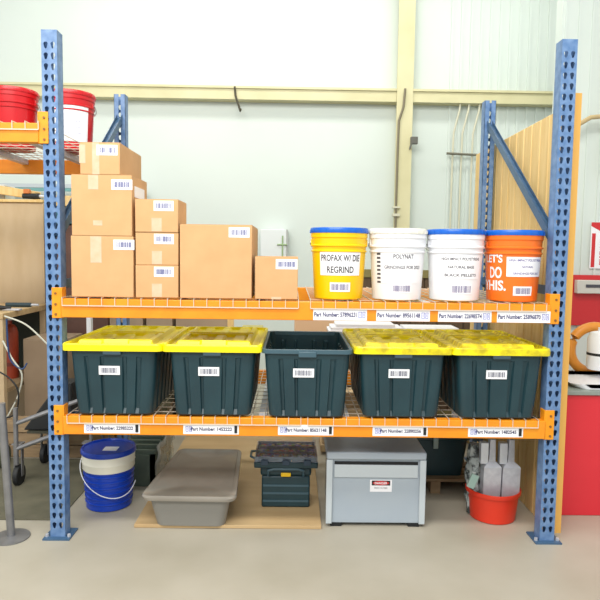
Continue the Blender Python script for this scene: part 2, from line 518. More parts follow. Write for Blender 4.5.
carton('d', -.562, -.205, Y0, .5, z0, hD, 'largest single carton, centre of the upper shelf, with a barcode at top right', G1, (.115, hD - .035), (), rnd=8)
hE = 1.453 - z0
carton('e', -.188, .025, Y0, .24, z0, hE, 'small squat carton between the largest carton and the yellow bucket', G1, (.05, hE - .035), ((0, .05, .0, .012),), rnd=9, bw_=.09)


# ================================================================ BUCKETS
BH = .357


def brad(z): return .1285 + (.1475 - .1285) * min(max(z / .33, 0), 1)


def bucket(loc, body_m, lid_mat, label, group, rz=0, lid=True, bail=True, grip=True, bail_side=1):
    t = thing('bucket', loc, label, 'bucket', group)
    t.scale = (.975, .975, 1.015)
    pr = [(.118, 0), (.1275, .003), (.129, .01)]
    pr += [(brad(.235), .235), (brad(.235) + .006, .238), (brad(.24) + .006, .243), (brad(.245), .247), (brad(.262), .262), (brad(.262) + .007, .265), (brad(.27) + .007, .271), (brad(.275), .275), (brad(.305), .305), (brad(.31) + .004, .309), (brad(.32) + .004, .335)]
    pr += [(.140, .335), (.1385, .30), (.122, .012)]
    MB().lathe(pr, 64).build('body', body_m, t, 0, 40, rz=rz)
    if lid:
        lp = [(.147, .330), (.1535, .331), (.1545, .336), (.1545, .350), (.151, .357), (.146, .357), (.142, .350), (.05, .350)]
        l = MB().lathe(lp, 64)
        for k in range(24):
            a = 2 * PI * k / 24; l.box(-.003, .003, -.1565, -.1535, .332, .347, Matrix.Rotation(a, 3, 'Z'), (0, 0, .34))
        l.build('lid', lid_mat, t, 0, 40)
    for sx in (-1, 1):
        MB().box(sx * .144 - .006, sx * .144 + .006, -.018, .018, .268, .302).build('ear', body_m, t, .003)
    if bail:
        pts = []
        for k in range(25):
            a = PI * k / 24; x = -.1525 * math.cos(a); d = .165 * math.sin(a) ** .8
            pts.append((x, bail_side * d * .98, .285 - d * .30))
        MB().tube(pts, .0022, 6).build('bail_handle', wirem, t)
    return t


def bucket_label(t, s0, cz, w_, h_, lines, im=None, lw=.9):
    me = wrap(flat_rects([(-w_ / 2, w_ / 2, -h_ / 2, h_ / 2)], 16), s0, cz, brad, .0012)
    l = link('label', me, paper, t, 0, 0)
    so = l.modifiers.new('thick', 'SOLIDIFY'); so.thickness = .0006; so.offset = 1
    n = len(lines)
    for i, (s_, fr, hh) in enumerate(lines):
        zz = cz + h_ / 2 - h_ * (i + .5) / n
        link('lettering', wrap(text_mesh(s_, height=hh, width=w_ * fr, bold=.022), s0, zz, brad, .0021), im or inkg, l, 0, 0)
    return l


def bucket_barcode(t, s0, cz, w_, h_, seed, white=True):
    me = wrap(flat_rects([(-w_ / 2 - .008, w_ / 2 + .008, -h_ / 2 - .008, h_ / 2 + .008)], 8), s0, cz, brad, .0012)
    l = link('label', me, paper, t, 0, 0)
    so = l.modifiers.new('thick', 'SOLIDIFY'); so.thickness = .0006; so.offset = 1
    link('barcode', wrap(flat_rects(barcode_rects(w_, h_, random.Random(seed))), s0, cz, brad, .0021), mat('barcode_ink_grey', (120, 116, 150), .6), l, 0, 0)


G2 = 'five gallon buckets on the upper shelf'
YB = 3.147
b1 = bucket((.238, YB, z0), yellow, blue_p, 'yellow bucket with blue lid, nearest the cartons on the upper shelf', G2, bail_side=1)
bucket_label(b1, 0, .178, .228, .115, (('PROFAX W/ DIE', .94, .033), ('REGRIND', .62, .033)), mat('dark_grey_ink', (70, 70, 74), .5))
bucket_barcode(b1, .0, .063, .09, .03, 11, False)
b2 = bucket((.543, YB, z0), white_p, cream_p, 'white bucket with white lid, between the yellow and the blue-lidded white bucket', G2)
bucket_label(b2, .01, .165, .23, .16, (('POLYNAT', .46, .022), ('GRINDINGS FOR 2023', .86, .017), (' .', .01, .003)), inkg)
bucket_barcode(b2, .005, .06, .09, .03, 12)
MB_v = wrap(flat_rects([(-.012 + .0, .012, -.075 + k * .02, -.065 + k * .02) for k in range(8)]), -.125, .16, brad, .0015)
link('printed_mark', MB_v, inkg, b2, 0, 0)
b3 = bucket((.846, YB, z0), white_p, blue_p, 'white bucket with blue lid beside the orange bucket', G2)
bucket_label(b3, .0, .170, .23, .12, (('HIGH IMPACT POLYSTYRENE', .92, .014), ('NATURAL BASE', .6, .014), ('BLACK PELLETS', .74, .014)), inkg)
bucket_barcode(b3, .005, .06, .1, .034, 13)
b4 = bucket((1.1495, YB, z0), orange_p, blue_p, 'orange bucket with blue lid and large white lettering', G2)
for s_, cz, wd, hh in (("LET'S", .215, .115, .042), ('DO', .145, .075, .058), ('THIS.', .08, .15, .052)):
    rgt = -.075 if s_ == 'THIS.' else -.10
    link('lettering', wrap(text_mesh(s_, height=hh, width=wd, bold=.03), rgt - wd / 2, cz, brad, .0012), paper, b4, 0, 0)
l4 = bucket_label(b4, .03, .175, .215, .098, (('HIGH IMPACT POLYSTYRENE', .9, .012), ('NATURAL', .3, .010), ('GRINDINGS FOR 2023', .7, .011)), mat('faint_ink', (96, 88, 150), .5))
bucket_barcode(b4, .012, .055, .085, .03, 14)

G3 = 'red buckets on the high deck of the left bay'
zl = ZL + DT
r1 = bucket((-1.765, 3.88, zl), red_p, red_p, 'red bucket left of the left upright on the high deck', G3)
r1b = bucket((-1.425, 3.93, zl), red_p, red_p, 'red bucket with a white printed sheet, at the back of the high deck', G3)
me = wrap(flat_rects([(-.11, .13, -.11, .11)], 16), .03, .16, brad, .0012); lb = link('label', me, paper, r1b, 0, 0)
so = lb.modifiers.new('thick', 'SOLIDIFY'); so.thickness = .0006; so.offset = 1
for k in range(5):
    link('lettering', wrap(text_mesh(('NATURAL RESIN', 'PELLETS ONLY', 'KEEP DRY', 'CLOSE THE LID', 'AFTER USE')[k], height=.01, width=.16), .03, .24 - k * .035, brad, .0021), mat('pale_ink', (150, 156, 190), .5), lb, 0, 0)


# ================================================================ TOTES
def tote_ring(hx, hy, z, rib):
    """rounded rectangle with vertical flutes"""
    pts = []; r = .035
    base = []
    # sample each side
    def side(ax, sgn, n):
        for k in range(n):
            base.append((ax, sgn, k / n))
    out = []
    flx = [(-.62, -.50), (-.12 - .12, -.12), (.12, .24), (.50, .62)]

    def flute(u, big):
        d = 0
        for a, b in ((-.80, -.70), (-.36, -.27), (.29, .38), (.68, .80)) if big else ((-.8, -.7), (-.5, -.4), (-.2, -.1), (.1, .2), (.4, .5), (.7, .8)):
            if a <= u <= b: d = rib
        return d
    N = 72
    corners = [(1, -1), (1, 1), (-1, 1), (-1, -1)]
    # front (y=-hy) from x=-hx to +hx, right, back, left
    segs = []
    for k in range(N):
        u = -1 + 2 * (k + .5) / N
        segs.append((u * (hx - r), -hy + flute(u, True)))
    for k in range(5): a = R(-90 + 18 * (k + .5)); segs.append((hx - r + r * math.cos(a), -hy + r + r * math.sin(a)))
    for k in range(N):
        u = -1 + 2 * (k + .5) / N
        segs.append((hx - flute(u, False), u * (hy - r)))
    for k in range(5): a = R(0 + 18 * (k + .5)); segs.append((hx - r + r * math.cos(a), hy - r + r * math.sin(a)))
    for k in range(N):
        u = 1 - 2 * (k + .5) / N
        segs.append((u * (hx - r), hy - flute(u, True)))
    for k in range(5): a = R(90 + 18 * (k + .5)); segs.append((-hx + r + r * math.cos(a), hy - r + r * math.sin(a)))
    for k in range(N):
        u = 1 - 2 * (k + .5) / N
        segs.append((-hx + flute(u, False), u * (hy - r)))
    for k in range(5): a = R(180 + 18 * (k + .5)); segs.append((-hx + r + r * math.cos(a), -hy + r + r * math.sin(a)))
    return [(x, y_, z) for x, y_ in segs]


TW, TD, TH = .228, .362, .342        # half width / depth at rim, body height
BWd, BDd = .190, .335


def tote(loc, label, lid, rimw=1.0, lidmat=None, seed=1, rz=0, hide_label=False):
    t = thing('storage_tote', loc, label, 'storage tote', 'dark storage totes on the lower shelf', rz)
    rings = []
    levels = [(0, -.004, 0), (.006, 0, .0), (.03, 0, .014), (TH * .5, 0, .014), (TH - .055, 0, .014), (TH - .045, .0, 0), (TH, 0, 0)]
    for z, off, rb in levels:
        f = z / TH; rings.append(tote_ring(BWd + (TW - .012 - BWd) * f + off, BDd + (TD - .012 - BDd) * f + off, z, rb))
    for z, off, rb in [(TH, -.004, 0), (TH - .05, -.004, 0), (TH * .5, -.004, .014), (.03, -.004, .014), (.008, -.004, 0)]:
        f = z / TH; rings.append(tote_ring(BWd + (TW - .012 - BWd) * f + off, BDd + (TD - .012 - BDd) * f + off, z, rb))
    m = MB().loft(rings, True, True)
    m.build('body', tote_m, t, 0, 30)
    # rim: turned-down lip
    o1 = rounded_rect(TW, TD, .035); i1 = rounded_rect(TW - .017, TD - .017, .028)
    q = MB(); q.loft([[(x, y_, TH - .018) for x, y_ in i1], [(x, y_, TH - .018) for x, y_ in o1], [(x, y_, TH + .004) for x, y_ in o1], [(x, y_, TH + .004) for x, y_ in i1], [(x, y_, TH - .018) for x, y_ in i1]], False, False)
    q.build('rim', tote_rim if not lid else tote_m, t, .002, 30)
    # handle pocket under the rim at both ends
    for s_ in (-1, 1):
        yc = s_ * (TD - .006)
        h = MB().box(-.045, .045, min(yc, yc + s_ * .014), max(yc, yc + s_ * .014), TH - .034, TH - .004)
        hh = h.build('handle', tote_rim if not lid else mat('tote_handle_grey', (58, 78, 88), .4), t, .004)
    if lid:
        lx, ly, lr = .2490, .372, .03; zt_ = TH + .004
        out = rounded_rect(lx, ly, lr, 8); n = len(out)
        # skirt
        q = MB(); q.loft([[(x * .985, y_ * .99, zt_ - .018) for x, y_ in out], [(x, y_, zt_ - .018) for x, y_ in out], [(x, y_, zt_ + .012) for x, y_ in out], [(x * .985, y_ * .99, zt_ + .018) for x, y_ in out], [(x * .94, y_ * .96, zt_ + .018) for x, y_ in out], [(x * .925, y_ * .95, zt_ + .006) for x, y_ in out], [(x * .925, y_ * .95, zt_ + .001) for x, y_ in out], [(x * .985, y_ * .99, zt_ + .001) for x, y_ in out]], True, True)
        L = q.build('lid', lidmat or lid_m, t, 0, 30)
        # raised embossed centre
        NX, NY = 44, 64; px, py = .222, .342
        bm = bmesh.new(); gr = []

        def hgt(x, y_):
            ax, ay = abs(x) / px, abs(y_) / py
            if ax > .97 or ay > .975: return 0
            h = .004
            if ax < .86 and ay < .90: h = .024
            if ax < .80 and ay < .86: h = .028
            if ax < .72 and .10 < ay < .80: h = .012
            if ax < .72 and .10 < ay < .80 and (int((x + px) / .052) % 2 == 0): h = .021
            if ax < .3 and ay < .9 and ay > .86: h = .006
            if ay < .06 and ax < .8: h = .008
            return h
        for j in range(NY + 1):
            row = []
            for i in range(NX + 1):
                x = -px + 2 * px * i / NX; y_ = -py + 2 * py * j / NY
                row.append(bm.verts.new((x, y_, zt_ + .0015 + hgt(x, y_))))
            gr.append(row)
        for j in range(NY):
            for i in range(NX): bm.faces.new((gr[j][i], gr[j][i + 1], gr[j + 1][i + 1], gr[j + 1][i]))
        q = MB(); q.bm = bm
        q.build('raised_panel', lidmat or lid_m, L, 0, 25)
    # barcode label on the sloping front
    f = .665; zc = TH * f
    yy = -(BDd + (TD - .012 - BDd) * f)
    l = plaque(.105, .045, .001).build('label', paper, t, 0, 0, (-.018, yy - .003, zc))
    l.rotation_euler.x = math.atan2((TD - .012 - BDd), TH)
    link('barcode', stand(flat_rects(barcode_rects(.085, .026, random.Random(seed))), 0, -.0014, 0), mat('barcode_ink_dark', (88, 92, 112), .6), l, 0, 0)
    return t


zt0 = ZB + DT
YT = 2.962 + .372
tote((-.893, YT, zt0), 'dark tote with yellow lid beside the left upright', True, seed=21)
tote((-.397, YT, zt0), 'dark tote with yellow lid, second from the left upright, beside the open tote', True, seed=22)
tote((.078, YT - .012, zt0), 'open dark tote without a lid in the middle of the lower shelf', False, seed=23)
tote((.558, YT, zt0), 'dark tote with mottled yellow lid just right of the open tote', True, lidmat=lid_m2, seed=24)
tote((1.0505, YT, zt0), 'dark tote with mottled yellow lid beside the right upright', True, lidmat=lid_m2, seed=25)

# ================================================================ FLOOR LEVEL
tag(MB().box(-.83, .17, 3.12, 4.80, .001, .019).build('plywood_sheet', mat('floor_plywood', (200, 172, 128), .6, var=(184, 154, 110), vscale=2, stretch=(1, 5, 1)), None, .002), 'tan plywood sheet lying on the floor under the rack', 'board')
# blue bucket
t = thing('bucket', (-1.055, 3.43, .001), 'blue ribbed bucket with white collar and blue lid on the floor', 'bucket')
pr = [(.12, 0), (.128, .004)]
z = .02
while z < .21: pr += [(brad(z) - .002, z), (brad(z) - .002, z + .014), (brad(z) + .0035, z + .018), (brad(z) + .0035, z + .024), (brad(z) - .002, z + .027)]; z += .032
pr += [(brad(.225), .222), (.10, .222)]
MB().lathe(pr, 56).build('body', blue_d, t, 0, 40)
MB().lathe([(.10, .223), (.142, .223), (.1465, .23), (.146, .262), (.149, .266), (.147, .272), (.149, .312), (.10, .312)], 56).build('collar', cream_p, t, 0, 40)
MB().lathe([(.10, .3125), (.151, .3125), (.1545, .318), (.1545, .335), (.15, .343), (.144, .343), (.139, .334), (.05, .334)], 56).build('lid', blue_d, t, 0, 40)
MB().box(-.02, .06, -.06, .01, .3345, .336).build('label', paper, t)
pts = [(-.153 * math.cos(PI * k / 24), -.157 * math.sin(PI * k / 24) ** .8, .19 + .07 * math.cos(PI * k / 24) - .10 * math.sin(PI * k / 24) + .02) for k in range(25)]
MB().tube(pts[::-1], .0028, 6).build('bail_handle', mat('white_wire', (220, 224, 232), .4), t)
# sheaf of green-grey metal grating with plastic film beside the bucket
t = thing('grating_panel', (-.95, 3.93, .001), 'green grey slatted panel wrapped in clear film, standing behind the blue bucket', 'panel')
m = MB()
for k in range(11): m.box(-.11, .10, -.22 + k * .045, -.195 + k * .045, .20 + .02 * (k % 2), .225 + .02 * (k % 2))
m.box(-.11, -.08, -.24, .28, .0, .20).box(.07, .10, -.24, .28, .0, .20).box(-.11, .1, -.24, -.22, .0, .20)
m.build('slats', meshg, t)
bm = bmesh.new(); rows = []
for j in range(10):
    rows.append([bm.verts.new((.115 + random.uniform(-.012, .02), -.24 + .52 * j / 9, .26 - .25 * i / 7 + random.uniform(-.01, .01))) for i in range(8)])
for j in range(9):
    for i in range(7): bm.faces.new((rows[j][i], rows[j + 1][i], rows[j + 1][i + 1], rows[j][i + 1]))
q = MB(); q.bm = bm; o = q.build('plastic_film', clear, t, 0, 60); so = o.modifiers.new('thick', 'SOLIDIFY'); so.thickness = .001

# grey tote with grey lid
t = thing('storage_tote', (-.525, 3.44, .019), 'low grey tote with a glossy grey lid on the plywood under the rack', 'storage tote', rz=R(-1))
rb = lambda hx, hy, r_, z: [(x * (1 - .20 * (y_ + .36) / .72), y_ * 1.07, z) for x, y_ in rounded_rect(hx, hy, r_, 6)]
MB().loft([rb(.19, .31, .05, 0), rb(.22, .34, .05, .165)]).build('body', greytote, t, 0, 40)
MB().loft([rb(.250, .358, .05, .155), rb(.254, .362, .05, .172), rb(.250, .358, .05, .182), rb(.226, .345, .05, .182), rb(.22, .338, .045, .177), rb(.05, .2, .02, .177)]).build('lid', greylid, t, 0, 40)

# tool box and parts organiser
t = thing('tool_box', (-.025, 3.45, .019), 'dark green tool box with a yellow latch on the floor', 'tool box'); t.scale = (1, 1, 1.13)
MB().box(-.138, .138, -.10, .12, 0, .165).build('body', tote_m, t, .01)
MB().box(-.145, .145, -.107, .127, .166, .215).build('lid', tote_m, t, .012)
for k in range(5): pass
MB().box(-.13, .13, -.103, -.1, .03, .04).box(-.13, .13, -.103, -.1, .07, .08).box(-.13, .13, -.103, -.1, .11, .12).build('rib', tote_rim, t)
MB().box(-.028, .028, -.116, -.107, .165, .185).build('latch', yel_latch, t, .003)
MB().tube([(-.1, -.11, .17), (-.1, -.125, .2), (-.07, -.13, .21), (.07, -.13, .21), (.1, -.125, .2), (.1, -.11, .17)], .007).build('handle', tote_rim, t)
t = thing('parts_organizer', (-.025, 3.47, .263), 'clear lidded parts case full of small bits on the dark green tool box', 'organizer case')
MB().box(-.18, .18, -.16, .15, 0, .035).build('base', tote_m, t, .006)
dv = MB()
for k in range(7): dv.box(-.172 + k * .0565, -.170 + k * .0565, -.15, .14, .035, .062)
for k in range(4): dv.box(-.172, .17, -.15 + k * .095, -.148 + k * .095, .035, .062)
dv.build('divider', tote_rim, t)
cols = [('purple_part', (120, 96, 160)), ('red_part', (200, 80, 60)), ('green_part', (110, 150, 70)), ('brass_part', (196, 164, 96)), ('blue_part', (60, 90, 170)), ('silver_part', (190, 190, 200))]
ms = [mat(n_, c_, .4) for n_, c_ in cols]
for ci, mm in enumerate(ms):
    b_ = MB()
    for k in range(36):
        x, y_ = random.uniform(-.16, .16), random.uniform(-.14, .13); s_ = random.uniform(.006, .013)
        b_.box(x - s_, x + s_, y_ - s_, y_ + s_, .036, .036 + s_ * 1.3, Matrix.Rotation(random.uniform(0, 3), 3, 'Z'))
    tag(b_.build('small_parts', mm, t), kind='stuff')
MB().box(-.178, .178, -.158, .148, .064, .069).box(-.178, .178, -.158, -.154, .035, .064).box(-.178, -.174, -.154, .148, .035, .064).box(.174, .178, -.154, .148, .035, .064).build('clear_lid', clearlid, t)
MB().tube([(-.18, -.08, .03), (-.205, -.06, .035), (-.205, .03, .035), (-.18, .05, .03)], .007).build('handle', tote_rim, t)
for x in (-.12, 0, .12): MB().box(x - .02, x + .02, -.168, -.158, .02, .05).build('latch', mat('latch_navy', (44, 64, 84), .4), t, .002)

# grey electrical cabinet
t = thing('electrical_cabinet', (.462, 3.16, 0), 'grey metal electrical cabinet with a red DANGER sign on the floor', 'cabinet')
MB().box(-.248, .248, 0, .42, .02, .375).build('body', greym, t, .004)
MB().box(-.268, .268, -.02, .44, .376, .418).build('lid', greym, t, .008)
MB().box(-.268, -.235, -.015, -.001, .02, .374).box(.235, .268, -.015, -.001, .02, .374).build('corner_post', greyl, t, .003)
MB().box(-.225, .225, -.003, -.0005, .345, .362).build('vent_slot', dark, t)
MB().box(-.225, .225, -.009, -.001, .275, .345).build('upper_panel', greyl, t, .002)
MB().box(-.24, -.18, .0, .42, 0, .02).box(.18, .24, .0, .42, 0, .02).build('foot', dark, t)
s_ = plaque(.118, .066, .001).build('danger_sign', paper, t, 0, 0, (.028, -.0005, .228)); s_['label'] = 'white and red DANGER sign'
link('header', stand(flat_rects([(-.05, .05, .002, .029)]), 0, -.0015, 0), inkb, s_, 0, 0)
ov = MB().loft([[(.044 * math.cos(a * PI / 12), -.0016, .0155 + .0115 * math.sin(a * PI / 12)) for a in range(24)], [(.044 * math.cos(a * PI / 12), -.0024, .0155 + .0115 * math.sin(a * PI / 12)) for a in range(24)]]).build('red_oval', redsign, s_, 0, 0)
link('lettering', stand(text_mesh('DANGER', height=.013, width=.068, bold=.02), 0, -.0029, .0155), paper, s_, 0, 0)
link('lettering', stand(text_mesh('HIGH VOLTAGE', height=.01, width=.07), 0, -.0015, -.012), inkg, s_, 0, 0)

# dark tote on a wood pallet behind
t = thing('wood_pallet', (.90, 3.90, 0), 'rough wooden pallet on the floor under the dark green tote', 'pallet')
m = MB()
for k in range(5): m.box(-.30, .28, -.28 + k * .12, -.20 + k * .12, .075, .092)
m.build('deck_board', woodh, t, .002)
MB().box(-.3, -.24, -.28, .28, 0, .074).box(-.03, .03, -.28, .28, 0, .074).box(.22, .28, -.28, .28, 0, .074).build('runner', woodh, t)
t = thing('storage_tote', (.92, 3.88, .0925), 'dark green tote on the wooden pallet behind the grey cabinet', 'storage tote')
MB().loft([[(x, y_, 0) for x, y_ in rounded_rect(.16, .2, .03)], [(x, y_, .24) for x, y_ in rounded_rect(.185, .23, .03)]]).build('body', tote_m, t, 0, 40)
MB().loft([[(x, y_, z) for x, y_ in rounded_rect(a, b, .04)] for a, b, z in ((.195, .24, .235), (.2, .245, .24), (.2, .245, .262), (.18, .225, .268))]).build('lid', tote_m, t, 0, 40)
MB().box(-.04, -.01, -.262, -.246, .19, .26).build('latch', mat('pale_latch', (140, 156, 150), .4), t, .004)

# red tub with sheet-metal pieces
t = thing('tub', (1.15, 3.31, 0), 'low red round tub holding silver metal pieces by the right upright', 'tub')
MB().lathe([(.115, 0), (.125, .004), (.14, .145), (.15, .147), (.152, .152), (.152, .168), (.148, .172), (.141, .168), (.136, .15), (.12, .01)], 56).build('body', mat('red_orange_plastic', (222, 54, 30), .35), t, 0, 40)
for i, (x, lab) in enumerate(((-.030, 'left of the two silver sheet metal ducts standing in the red tub'), (.074, 'right of the two silver sheet metal ducts standing in the red tub'))):
    t = thing('metal_duct', (1.15 + x, 3.27 - .005 * i, .0115), lab, 'metal duct', 'sheet metal ducts in the red tub')
    MB().loft([[(a * .03, b * .02, 0) for a, b in ((-1, -1), (1, -1), (1, 1), (-1, 1))], [(a * .049, b * .03, .15) for a, b in ((-1, -1), (1, -1), (1, 1), (-1, 1))], [(a * .049, b * .036, .295) for a, b in ((-1, -1), (1, -1), (1, 1), (-1, 1))]] + [[(a * .045, b * .033, .302) for a, b in ((-1, -1), (1, -1), (1, 1), (-1, 1))], [(a * .018, b * .02, .325) for a, b in ((-1, -1), (1, -1), (1, 1), (-1, 1))], [(a * .015, b * .02, .45) for a, b in ((-1, -1), (1, -1), (1, 1), (-1, 1))]]).build('body', steel, t, .002, 20)
    MB().box(-.065, -.022, -.02, .02, .31, .43).build('side_plate', mat('bright_steel', (220, 224, 232), .35, .5), t, .003)
    MB().bar((-.02, 0, .37), (-.01, 0, .37), .02, .02).build('bracket', steel, t)
t = thing('film_bag', (1.05, 3.33, .012), 'crumpled clear bag printed with black in the red tub', 'bag')
bm = bmesh.new(); n = 16; rings = []
for j in range(9):
    z = .4 * j / 8; rr = .025 + .016 * math.sin(PI * j / 8)
    rings.append([(rr * math.cos(2 * PI * k / n) * (1 + random.uniform(-.25, .3)) - .01, rr * 1.2 * math.sin(2 * PI * k / n) * (1 + random.uniform(-.25, .25)), z) for k in range(n)])
MB().loft(rings).build('film', mat('bag_film', (176, 184, 182), .2, var=(60, 66, 66), vscale=22, amount=.12, bump=.5), t, 0, 20)
tag(MB().box(-.022, .018, -.006, .006, 0, .075, Matrix.Rotation(R(22), 3, 'Y')).move((.985, 3.12, .225)).build('steel_tag', mat('pale_tag', (150, 176, 168), .4, .3)), 'small pale metal tag at the left rim of the red tub', 'tag')
bpy.data.objects['steel_tag'].location = (0, .03, 0)

# ================================================================ BEYOND THE RACK
def big_box(x0, x1, y0, y1, z1, m, label, group=None, name='large_carton', z0_=0, cat='cardboard box'):
    t = thing(name, ((x0 + x1) / 2, y0, z0_), label, cat, group)
    hw = (x1 - x0) / 2
    MB().box(-hw, hw, 0, y1 - y0, 0, z1 - z0_).build('body', m, t, .005)
    MB().box(-hw + .002, hw - .002, .003, (y1 - y0) / 2 - .003, z1 - z0_, z1 - z0_ + .005).box(-hw + .002, hw - .002, (y1 - y0) / 2 + .003, y1 - y0 - .003, z1 - z0_, z1 - z0_ + .005).build('flap', m, t)
    return t


gb = mat('dull_cardboard', (176, 156, 132), .8, var=(156, 136, 112), vscale=3)
G4 = 'tall cartons standing behind the rack'
big_box(-1.55, -1.27, 5.1, 5.5, .97, gb, 'leftmost tall dull carton behind the rack', G4)
big_box(-1.24, -1.02, 5.1, 5.5, .99, gb, 'narrow tall dull carton behind the two left totes', G4)
big_box(-.99, -.55, 5.1, 5.6, .96, gb, 'wide tall dull carton behind the second yellow lid', G4)
big_box(.02, .38, 5.2, 5.6, .98, mat('tan_carton', (206, 170, 134), .8), 'tan tall carton behind the open tote', G4)
tag(MB().box(-1.66, -1.625, 4.85, 4.9, 0, 1.02).build('white_post', white_p), 'slim white post standing behind the left yellow lid', 'post')
tag(MB().box(-.54, -.49, 5.0, 5.05, 0, 1.03).build('timber_post', wood), 'pine timber post behind the second yellow lid', 'post')
t = thing('parts_bin', (-.33, 5.0, .70), 'yellow parts bin on the pale trestle behind the open tote', 'bin')
MB().loft([[(a * .08, b * .07, z) for a, b in ((-1, -1), (1, -1), (1, 1), (-1, 1))] for z in (0, .15)]).build('body', mat('bin_yellow', (206, 176, 60), .5, var=(120, 108, 60), vscale=20, amount=.2), t, .004)
MB().box(-.085, .085, -.075, .075, .151, .16).build('rim', mat('bin_rim', (170, 160, 90), .5), t)
t = thing('trestle', (-.05, 5.05, 0), 'pale metal trestle table behind the open tote', 'table')
MB().box(-.42, .05, -.2, .12, .67, .70).build('tabletop', greyl, t)
for sx in (-.40, .03):
    for sy in (-.18, .1): MB().tube([(sx, sy, 0), (sx, sy, .67)], .012).build('leg', steel, t)
for k, (zz, lab) in enumerate(((.715, 'lower of two grey pipes lying on the pale trestle'), (.745, 'upper of two grey pipes lying on the pale trestle'))):
    tag(MB().tube([(-.23, 4.95 + .0 * k, zz), (.0, 4.98, zz)], .014, 12).build('loose_pipe', steel), lab, 'pipe', 'grey pipes on the trestle')
# white foam sheets
t = thing('sheet_trolley', (.83, 4.75, 0), 'low steel trolley carrying the white sheets behind the right totes', 'trolley')
MB().box(-.46, .56, -.15, .15, .82, .86).build('platform', steel, t)
for sx in (-.42, .52):
    for sy in (-.12, .12): MB().box(sx - .02, sx + .02, sy - .02, sy + .02, 0, .82).build('leg', steel, t)
for k in range(4):
    x0, x1 = ((.28, 1.34), (.30, .86), (.34, .80), (.88, 1.3))[k]; zz = (.86, .883, .906, .883)[k]
    lab = ('bottom white foam sheet lying on the steel trolley', 'second white foam sheet up, at the left of the trolley', 'topmost white foam sheet at the left of the trolley', 'white foam sheet at the right of the trolley, behind the right yellow lid')[k]
    tag(MB().box(x0, x1, 4.62 + .01 * k, 4.88, zz + .0005, zz + .022).build('foam_sheet', paper, None, .003), lab, 'sheet', 'white foam sheets behind the totes')
# brown crate behind buckets
t = thing('slatted_crate', (1.08, 5.3, 0), 'tall dark brown slatted crate behind the white buckets', 'crate')
m = MB()
for k in range(10): m.box(-.62 + k * .118, -.62 + k * .118 + .11, 0, .02, .02, 1.33)
m.build('slats', brown, t, .002)
MB().box(-.62, .56, .022, .5, .02, 1.32).build('body', brown, t)
MB().box(-.63, .57, -.015, -.001, 1.27, 1.34).box(-.63, .57, -.015, -.001, .0, .08).build('rail', mat('olive_brown_rail', (120, 112, 66), .6), t)
# stack of pale boards seen between totes under the shelf
for k in range(7):
    tag(MB().box(.22 + .012 * k, .62 - .01 * k, 4.32 + .01 * k, 4.56, .02 + .062 * k, .078 + .062 * k).build('timber_board', mat('pale_timber', (212, 188, 150), .7, var=(186, 158, 118), vscale=4, stretch=(1, 6, 6)), None, .004),
        ('bottom', 'second', 'third', 'fourth', 'fifth', 'sixth', 'topmost')[k] + ' timber board of the pale stack on the floor behind the rack', 'board', 'pale timber boards stacked behind the rack')

# ================================================================ LEFT BACKGROUND
t = thing('locker', (-2.62, 5.2, 0), 'tall tan plywood locker behind the workbench', 'locker')
MB().box(-.6, .49, 0, .6, 0, 1.87).build('body', ply, t, .004)
MB().box(-.6, .49, -.02, .6, 1.871, 1.895).build('top_board', wood, t, .003)
MB().box(-.05, -.045, -.002, 0, .05, 1.82).build('seam', seam, t)
tag(MB().box(-.2, .2, 0, .12, 0, .07, Matrix.Rotation(R(8), 3, 'Y')).move((-2.42, 5.25, 1.93)).build('timber_offcut', wood, None, .003), 'pine offcut lying tilted on the tan locker', 'board')
t = thing('white_carton', (-2.66, 5.35, 1.8955), 'white box on top of the tan locker', 'box')
MB().box(-.17, .13, 0, .2, 0, .13).build('body', greyl, t, .004)
MB().box(-.172, .132, -.002, .202, .131, .137).build('lid', white_p, t)
t = thing('power_drill', (-2.22, 5.22, 1.896), 'dark power drill lying on the tan locker top', 'drill')
MB().tube([(-.09, 0, .03), (.05, 0, .03)], [.022, .026], 10).build('body', black, t)
MB().tube([(.05, 0, .03), (.09, 0, .03)], [.014, .01], 8).build('chuck', steel, t)
MB().box(-.08, -.03, -.02, .02, .05, .09).build('handle', mat('orange_grip', (206, 120, 60), .5), t, .004)
t = thing('shop_shelf', (-2.4, 6.6, 0), 'pale wall shelf with teal edge behind the tan locker', 'shelf')
MB().box(-1.0, .75, 0, .25, 2.14, 2.18).build('board', greyl, t)
MB().box(-1.0, .75, -.01, -.001, 2.10, 2.135).build('edge', mat('teal_edge', (110, 160, 160), .5), t)
MB().box(-.95, -.9, .0, .25, 0, 2.14).box(.68, .73, .0, .25, 0, 2.14).build('support', greyl, t)
t = thing('equipment_box', (-1.91, 5.0, 0), 'teal and grey machine housing beside the tan locker', 'machine')
MB().box(-.17, .35, .1, .5, 0, 1.68).build('body', mat('brown_housing', (112, 78, 66), .6, var=(84, 60, 52), vscale=6), t, .01)
MB().box(-.17, .34, .09, .5, 1.69, 1.83).build('head', mat('teal_housing', (44, 104, 118), .5), t, .01)
MB().box(-.12, .2, .05, .4, 1.835, 1.92).build('hopper', wood, t, .004)

